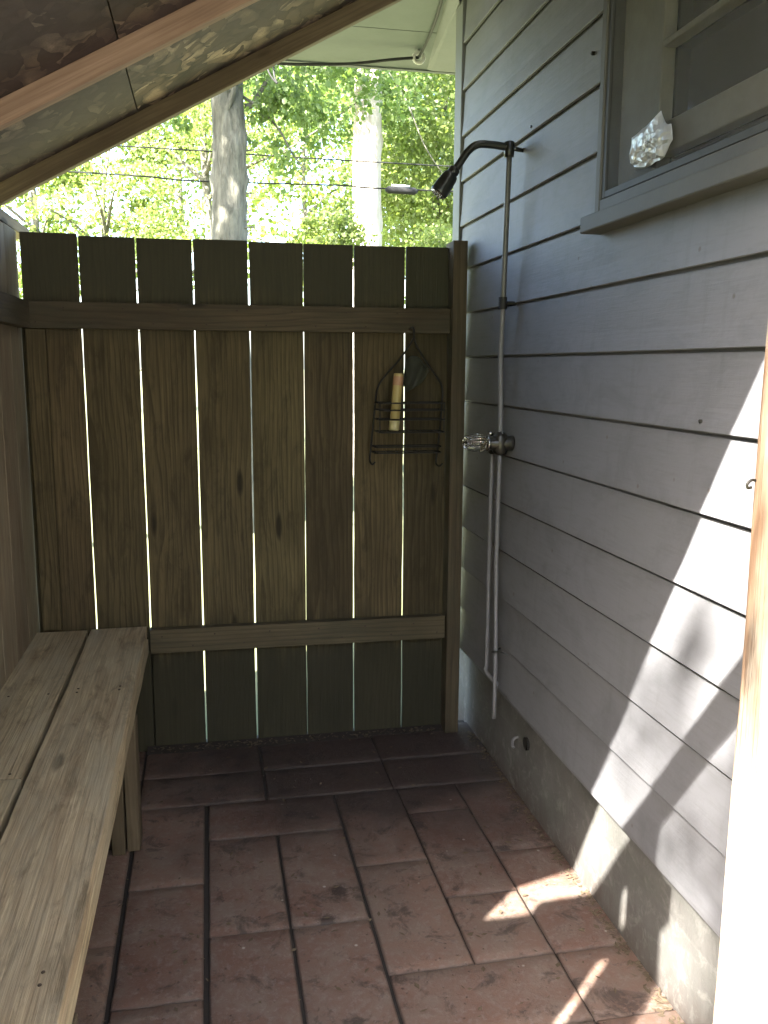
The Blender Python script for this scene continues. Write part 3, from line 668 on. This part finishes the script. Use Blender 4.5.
# dark cloth draped on the back of the caddy
bm = bmesh.new(); nu, nv = 14, 12; gg = []
for a in range(nu+1):
    row = []
    for b in range(nv+1):
        u = a/nu; v_ = b/nv; wd = .012+.036*math.sin(math.pi*min(1, u*1.05))
        cx = .715+u*.085; cz = 1.375+.095*math.sin(u*1.9)-.02*u
        row.append(bm.verts.new((cx+(v_-.5)*wd*1.0, 3.192+.012*math.sin(v_*7+u*5), cz-(v_-.5)*wd*1.9-.02*(v_-.5)**2)))
    gg.append(row)
for a in range(nu):
    for b in range(nv): bm.faces.new((gg[a][b], gg[a+1][b], gg[a+1][b+1], gg[a][b+1]))
o = link('washcloth', bm, M['cloth'], smooth=True); m_ = o.modifiers.new('thick', 'SOLIDIFY'); m_.thickness = .004
tag(o, 'dark limp washcloth hooked inside the top of the wire caddy', 'cloth')

# ------------------------------------------------------------------ eave wires and insulator
ins = thing('insulator', 'white porcelain insulator under the far soffit with cords through it', 'insulator', (.957, 4.08, 2.81))
bm = bmesh.new()
for k in range(20):
    a0 = k/20*6.283; a1 = (k+1)/20*6.283
    tube(bm, [(.957+math.cos(a0)*.022, 4.05, 2.800+math.sin(a0)*.022), (.957+math.cos(a1)*.022, 4.05, 2.800+math.sin(a1)*.022)], .009, 8)
link('ring', bm, M['porcelain'], ins, smooth=True)
bm = bmesh.new(); tube(bm, [(.957, 4.05, 2.821), (.957, 4.05, 2.8315)], .004, 8); link('hook', bm, M['valve'], ins)
tag(tube_obj('cord', [(.957, 4.05, 2.80), (.84, 4.05, 2.784), (.66, 4.08, 2.764), (.45, 4.10, 2.753), (.30, 4.12, 2.755), (.1, 4.15, 2.77)], .0065, M['cable']), 'black cord running left from the white insulator under the soffit', 'cord')
tag(tube_obj('cord', [(.957, 4.05, 2.80), (.96, 3.9, 2.822), (.935, 3.65, 2.824), (.90, 3.40, 2.826), (.88, 3.2, 2.828)], .006, M['cable']), 'black cord running toward the viewer along the soffit from the insulator', 'cord')
tag(tube_obj('cord', [(.245, 3.50, 2.60), (.25, 3.50, 2.545), (.262, 3.50, 2.515), (.285, 3.50, 2.49), (.275, 3.50, 2.52), (.272, 3.50, 2.60), (.27, 3.50, 2.84)], .0035, M['cable']), 'small black cord loop hanging just past the roof edge', 'cord')

# overhead lines
def line(pts, r, lab): tag(tube_obj('overhead_wire', [pts], r*.8, M['wire'], smoothn=6, n=6), lab, 'wire', 'utility wires behind the fence')
line([(-6, 9.4, 3.30), (-1.16, 9, 3.225), (-.06, 9, 3.194), (1.34, 9, 3.215), (2.10, 9, 3.205), (7, 9.2, 3.30)], .009, 'lower utility wire that passes behind the grey trunk')
line([(-6, 9.5, 3.62), (-.654, 9.1, 3.50), (.78, 9.1, 3.48), (2.5, 9.1, 3.47), (7, 9.3, 3.5)], .008, 'upper utility wire, crossing both tree trunks')
sp = thing('splice_case', 'dark splice case hanging on the lower utility wire right of the pale trunk', 'cable box', (1.96, 9, 3.19))
bm = bmesh.new(); tube(bm, [(1.80, 9, 3.195), (1.83, 9, 3.195), (2.10, 9, 3.19), (2.13, 9, 3.19)], [.015, .035, .035, .015], 12); link('case', bm, M['wire'], sp, smooth=True)
bm = bmesh.new(); tube(bm, [(1.86, 9, 3.238), (2.05, 9, 3.235)], .012, 10); link('bracket', bm, M['porcelain'], sp, smooth=True)

# ------------------------------------------------------------------ trees
def leaves_mesh(name, clumps, mat, parent, size, seed):
    """clumps: (x,y,z, spread, count); each leaf a folded blade of two faces pairs"""
    r = np.random.default_rng(seed); C = []; S = []; T = []
    for (x, y, z, s, n) in clumps:
        sv = s if isinstance(s, (tuple, list)) else (s, s, s*.7)
        C.append(np.array((x, y, z))+r.normal(size=(n, 3))*np.array(sv)); tb = r.random()
        T.append(np.clip(tb*.6+r.random(n)*.5, 0, 1))
    C = np.vstack(C); T = np.concatenate(T); n = len(C)
    a = r.normal(size=(n, 3)); a[:, 2] -= .5; a /= np.linalg.norm(a, axis=1)[:, None]
    b = np.cross(a, r.normal(size=(n, 3))); b /= np.linalg.norm(b, axis=1)[:, None]
    c = np.cross(a, b); L = (size*r.uniform(.6, 1.3, n))[:, None]; W = L*.36
    V = np.stack([C-a*L*.5, C-a*L*.12+b*W+c*L*.06, C+a*L*.18+b*W*.8+c*L*.05, C+a*L*.5-c*L*.08, C+a*L*.18-b*W*.8+c*L*.05, C-a*L*.12-b*W+c*L*.06], 1).reshape(-1, 3)
    base = np.arange(n)[:, None]*6
    F = np.stack([base+np.array([0, 1, 2, 3]), base+np.array([0, 3, 4, 5])], 1).reshape(-1, 4)
    me = bpy.data.meshes.new(name); me.vertices.add(len(V)); me.vertices.foreach_set('co', V.ravel())
    me.loops.add(F.size); me.loops.foreach_set('vertex_index', F.ravel().astype(np.int32)); me.polygons.add(len(F))
    me.polygons.foreach_set('loop_start', (np.arange(len(F))*4).astype(np.int32)); me.polygons.foreach_set('loop_total', np.full(len(F), 4, np.int32))
    me.update(calc_edges=True); at = me.attributes.new('tone', 'FLOAT', 'POINT'); at.data.foreach_set('value', np.repeat(T, 6).astype(np.float32))
    me.materials.append(mat); o = bpy.data.objects.new(name, me); COL.objects.link(o)
    if parent: o.parent = parent; o.location = -Vector(parent.location)
    return o
def trunk_mesh(parent, pts, rs, mat, lump=.1, n=18, name='trunk', knots=()):
    P = curve_pts(pts, 10); m = len(P); R = [np.interp(i/(m-1), np.linspace(0, 1, len(rs)), rs) for i in range(m)]
    bm = bmesh.new(); rg = []; s = random.random()*30
    for i, p in enumerate(P):
        rr = []
        for k in range(n):
            an = 6.283*k/n; q = 1+lump*mnoise.noise(Vector((math.cos(an)*1.2, math.sin(an)*1.2, p.z*1.1+s)))+lump*.5*mnoise.noise(Vector((math.cos(an)*4, math.sin(an)*4, p.z*4+s)))
            for (kz, ka, kr) in knots:
                dd = ((p.z-kz)/.07)**2+((math.atan2(math.sin(an-ka), math.cos(an-ka)))/.35)**2; q += kr*math.exp(-dd)
            rr.append(bm.verts.new((p.x+math.cos(an)*R[i]*q, p.y+math.sin(an)*R[i]*q, p.z)))
        rg.append(rr)
    for a, b in zip(rg[:-1], rg[1:]):
        for k in range(n): bm.faces.new((a[k], a[(k+1) % n], b[(k+1) % n], b[k]))
    return link(name, bm, mat, parent, smooth=True)
def limb(parent, pts, r0, r1, mat):
    P = curve_pts(pts, 6); bm = bmesh.new(); tube(bm, P, [r0+(r1-r0)*i/(len(P)-1) for i in range(len(P))], 8)
    return link('branch', bm, mat, parent, smooth=True)
def cloud(cx, cy, cz, rx, ry, rz, k, spread, cnt, r, hollow=.0):
    out = []
    while len(out) < k:
        p = np.array([r.uniform(-1, 1) for _ in range(3)]); d_ = np.linalg.norm(p)
        if d_ > 1 or d_ < hollow: continue
        out.append((cx+p[0]*rx, cy+p[1]*ry, cz+p[2]*rz, spread*r.uniform(.6, 1.4), int(cnt*r.uniform(.4, 1.5))))
    return out
R1 = random.Random(21)
# grey knotty trunk
t1 = thing('tree', 'knotty grey tree trunk close behind the fence, in shade', 'tree', (.22, 8, 0), 'trees behind the fence')
trunk_mesh(t1, [(.20, 8, -.1), (.21, 8, 1.5), (.225, 8, 2.6), (.235, 8, 3.3), (.23, 8, 4.2), (.3, 8.1, 6), (.3, 8.2, 9)], [.24, .18, .142, .140, .145, .13, .07], M['bark'], .16, 26,
           knots=((3.02, 0, .30), (3.02, 3.1, .22), (3.35, -.6, .22), (3.25, -1.4, .2), (2.75, -1.6, .2), (2.6, .1, .15), (2.82, .2, .15), (3.62, -2.2, .2)))
limb(t1, [(.33, 8, 3.72), (.50, 7.95, 3.60), (.66, 7.9, 3.42), (.78, 7.85, 3.20), (.90, 7.8, 3.08)], .014, .004, M['bark'])
limb(t1, [(.20, 7.9, 3.5), (.28, 7.84, 3.70), (.34, 7.8, 3.95)], .03, .02, M['bark'])
limb(t1, [(.38, 8, 3.62), (.45, 8, 3.66), (.6, 8, 3.9)], .03, .015, M['bark'])
for x, z_ in ((.41, 2.9), (.40, 2.68), (.41, 3.25), (.41, 2.62)): limb(t1, [(.33, 7.95, z_), (x, 7.95, z_+.01), (x+.03, 7.95, z_+.015)], .008, .004, M['bark'])
cl = cloud(.3, 7.6, 6.9, 3.4, 3.0, 2.2, 170, .30, 150, R1)+cloud(.98, 7.9, 3.82, .8, .5, .33, 34, .10, 60, R1)+cloud(.72, 7.9, 3.40, .33, .4, .32, 11, .07, 45, R1)+cloud(-.25, 8.2, 3.55, .3, .4, .2, 4, .06, 40, R1)
leaves_mesh('crown', cl, M['leaf'], t1, .052, 1)
# pale sunlit trunk
t2 = thing('tree', 'straight pale trunk glaring in full sun, right of the grey one', 'tree', (2.15, 12, 0), 'trees behind the fence')
trunk_mesh(t2, [(2.15, 12, -.1), (2.15, 12, 2), (2.15, 12, 4.2), (2.16, 12, 6), (2.1, 12, 10)], [.28, .20, .19, .18, .1], M['bark2'], .13, 28, knots=((3.6, -1.2, .2), (4.4, .2, .25), (4.15, 2.8, .15), (3.3, -.1, .2)))
limb(t2, [(2.1, 11.9, 4.9), (1.6, 11.7, 4.5), (1.2, 11.5, 4.2), (.9, 11.4, 4.0)], .014, .004, M['bark'])
limb(t2, [(2.25, 11.9, 5.4), (2.6, 11.8, 4.9), (2.85, 11.7, 4.3), (3.1, 11.6, 3.9)], .014, .004, M['bark'])
cl = cloud(2.6, 12.3, 7.9, 3.2, 2.8, 2.3, 120, .32, 110, R1)+cloud(1.9, 12.2, 5.05, 1.4, .9, .55, 46, .15, 85, R1)
leaves_mesh('crown', cl, M['leaf'], t2, .070, 2)
# leafy understorey and far trees
def leafy(loc, lab, spec, mat, size, seed, trunk_r=.09, h=3.0, name='tree'):
    t = thing(name, lab, name.replace('_', ' '), loc, 'trees behind the fence' if name == 'tree' else 'shrubs behind the fence')
    x, y, _ = loc
    trunk_mesh(t, [(x, y, -.1), (x+.05, y, h*.4), (x-.05, y+.1, h*.8), (x+.1, y, h)], [trunk_r, trunk_r*.8, trunk_r*.5, trunk_r*.2], M['bark'], .1, 10)
    rr = random.Random(seed)
    for q in range(4):
        a = rr.uniform(0, 6.28); zz = h*rr.uniform(.35, .75); L = h*.22
        limb(t, [(x, y, zz), (x+math.cos(a)*L*.5, y+math.sin(a)*L*.5, zz+L*.4), (x+math.cos(a)*L, y+math.sin(a)*L, zz+L*.6)], trunk_r*.4, trunk_r*.1, M['bark'])
    leaves_mesh('crown', spec, mat, t, size, seed); return t
leafy((3.55, 13.5, 0), 'full green tree filling the gap next to the house corner', cloud(3.35, 13.2, 4.5, 1.05, 1.2, 1.7, 135, .20, 105, R1), M['leaf_y'], .075, 3, .10, 5.5)
leafy((4.6, 17, 0), 'taller tree behind, seen high up beside the house corner', cloud(4.3, 17, 6.2, 1.9, 1.5, 2.3, 140, .28, 120, R1), M['leaf'], .095, 4, .14, 8)
leafy((-1.5, 15, 0), 'loose bright tree at the left, below the roof slope', cloud(-1.25, 14.5, 4.0, 1.15, 1.2, 1.05, 50, .15, 75, R1)+cloud(-2.9, 14.8, 4.2, .9, 1.2, .9, 18, .14, 50, R1), M['leaf_y'], .065, 5, .08, 4.8)
leafy((.1, 18, 0), 'tree with thin foliage high between the roof edge and the grey trunk', cloud(.5, 18, 6.3, 2.6, 1.5, 1.3, 80, .25, 95, R1), M['leaf_y'], .08, 6, .12, 7.5)
leafy((1.55, 10.4, 0), 'bright yellow green sapling between the two trunks', cloud(1.50, 10.4, 2.95, .34, .4, .38, 30, .09, 70, R1), M['leaf_y'], .055, 7, .035, 3.2, 'shrub')
leafy((2.9, 10.6, 0), 'light green shrub low behind the fence near the house', cloud(2.75, 10.6, 2.75, .45, .4, .32, 34, .11, 80, R1), M['leaf_y'], .055, 8, .04, 3.0, 'shrub')
leafy((-1.0, 11.5, 0), 'small green shrub tip showing above the second fence board', cloud(-.6, 11.5, 3.0, .5, .4, .28, 18, .09, 60, R1), M['leaf_y'], .055, 9, .04, 3.1, 'shrub')
for nm_, x_, y_, sp_ in (('pale far tree at the left seen through the loose bright tree', -4.6, 27, 1), ('pale far tree seen in the gap left of the grey trunk', -.6, 28, 2), ('pale far tree seen between the grey and the pale trunk', 3.0, 27, 3), ('pale far tree seen right of the pale trunk', 6.8, 29, 4)):
    rr_ = random.Random(50+sp_)
    leafy((x_, y_, 0), nm_, cloud(x_, y_, 6.2, 2.3, 1.5, 3.6, 70, .28, 60, rr_)+cloud(x_, y_, 9, 2.8, 1.5, 1.6, 40, .34, 70, rr_), M['leaf_p'], .17, 60+sp_, .13, 9)
# tree at the front left of the plot: its sprays dapple the sun on the house wall
t3 = thing('tree', 'tall young tree out in front whose twigs dapple the wall with soft shade', 'tree', (-8.9, -8.0, 0), 'trees in front')
trunk_mesh(t3, [(-8.9, -8.0, -.1), (-8.8, -7.9, 4), (-8.5, -7.5, 9), (-8.2, -7.1, 13)], [.2, .17, .11, .04], M['bark'], .08, 12)
def back(yw, zw, t): return (1-t, yw-.92*t, zw+1.216*t)
spr = []
for (yw, zw, s, n, t) in ((1.61, .84, .045, 34, 8.6), (1.64, .74, .05, 28, 9.2), (1.86, .62, .07, 40, 8.8), (1.88, .48, .08, 42, 9.3), (1.52, .52, .10, 40, 8.8), (1.46, .62, .08, 22, 9.1), (1.62, .38, .08, 20, 9.2), (1.50, -.16, .10, 46, 8.7), (1.44, .2, .06, 20, 9.0)):
    spr.append((*back(yw, zw, t), s, n))
for zz_ in (1.15, 1.3, 1.45, 1.6, 1.72): spr.append((.469-8.4, .645-.92*8.4, zz_+1.216*8.4, .075, 70))
leaves_mesh('crown', spr+cloud(-9.3, -9.0, 13.2, 1.5, 1.5, 1.2, 50, .3, 50, R1), M['leaf'], t3, .07, 12)
for (yw, zw, t) in ((1.62, .76, 8.8), (1.86, .55, 9.0), (1.5, .5, 8.9), (1.50, -.16, 8.8)):
    q = Vector(back(yw, zw, t)); limb(t3, [(-8.6, -7.6, q.z-1.6), (-8.3, -7.2, q.z-.8), q], .03, .004, M['bark'])
def shade_tree(x, y, h, rr_, lab, seed):  # unseen trees added to block low sky light reaching the shower
    t = thing('tree', lab, 'tree', (x, y, 0), 'trees in front'); q = random.Random(seed)
    trunk_mesh(t, [(x, y, -.1), (x+.1, y, h*.4), (x, y+.1, h*.9)], [.22, .16, .05], M['bark'], .1, 12)
    leaves_mesh('crown', cloud(x, y, h*.55, rr_, rr_, h*.48, 130, .55, 60, q), M['leaf_d'], t, .26, seed)
shade_tree(-13, -1, 8.5, 3.2, 'broad dark tree added unseen far left of the entrance to block low sky', 31)
shade_tree(-10.5, -8.5, 8.0, 3.2, 'broad dark tree added unseen front left on the sunny side to block low sky', 32)
shade_tree(-4, -13, 8.5, 3.4, 'broad dark tree added unseen straight in front of the entrance to block low sky', 33)
shade_tree(2.5, -13, 8.5, 3.2, 'broad dark tree added unseen front right by the house to block low sky', 34)
shade_tree(-12, 6, 8.5, 3.2, 'broad dark tree added unseen at the back left of the lawn to block low sky', 35)
# litter swept against the foot of the fence and a few bits on the floor
bm = bmesh.new(); lr = random.Random(4)
for q in range(900):
    if q < 330: x, y = lr.uniform(-.24, .95), 3.255-abs(lr.gauss(0, .022))
    elif q < 720: x, y = 1.005-abs(lr.gauss(0, .018)), lr.uniform(1.5, 3.2)
    else: x, y = lr.uniform(-.3, .95), lr.uniform(1.5, 3.2)
    a = lr.uniform(0, 6.28); L = lr.uniform(.004, .013); W = L*lr.uniform(.25, .6); z_ = .002+lr.uniform(0, .012 if q < 330 else .002)
    p = [bm.verts.new((x+math.cos(a+b_)*c_, y+math.sin(a+b_)*c_, z_+lr.uniform(0, .004))) for b_, c_ in ((0, L), (1.57, W), (3.14, L), (4.71, W))]
    bm.faces.new(p)
tag(link('leaf_litter', bm, M['litter']), 'dry brown leaf crumbs along the foot of the fence', 'leaf litter', kind='stuff')
bm = bmesh.new()
n_ = 60
for i in range(n_):
    pass
rows = [[bm.verts.new((-.26+1.22*i/n_, y_, z_+(.006*mnoise.noise(Vector((i*.35, y_*50, 1))) if 0 < j < 3 else 0))) for j, (y_, z_) in enumerate(((3.215, -.004), (3.235, .006), (3.25, .014), (3.259, .016)))] for i in range(n_+1)]
for i in range(n_):
    for j in range(3): bm.faces.new((rows[i][j], rows[i+1][j], rows[i+1][j+1], rows[i][j+1]))
tag(link('soil_ridge', bm, M['soil'], smooth=True), kind='structure')

ty = thing('tree', 'unseen young tree added left of the shower so its crown shades the grey trunk behind', 'tree', (-4.6, 4.4, 0), 'trees in front')  # added out of view to keep the sun off the grey trunk
trunk_mesh(ty, [(-4.6, 4.4, -.1), (-4.4, 4.5, 3), (-3.6, 4.8, 5.2), (-3.0, 5.0, 7)], [.13, .10, .07, .03], M['bark'], .08, 12)
leaves_mesh('crown', cloud(-2.9, 5.05, 6.7, 1.9, 1.6, 1.3, 110, .22, 60, random.Random(77)), M['leaf'], ty, .13, 77)
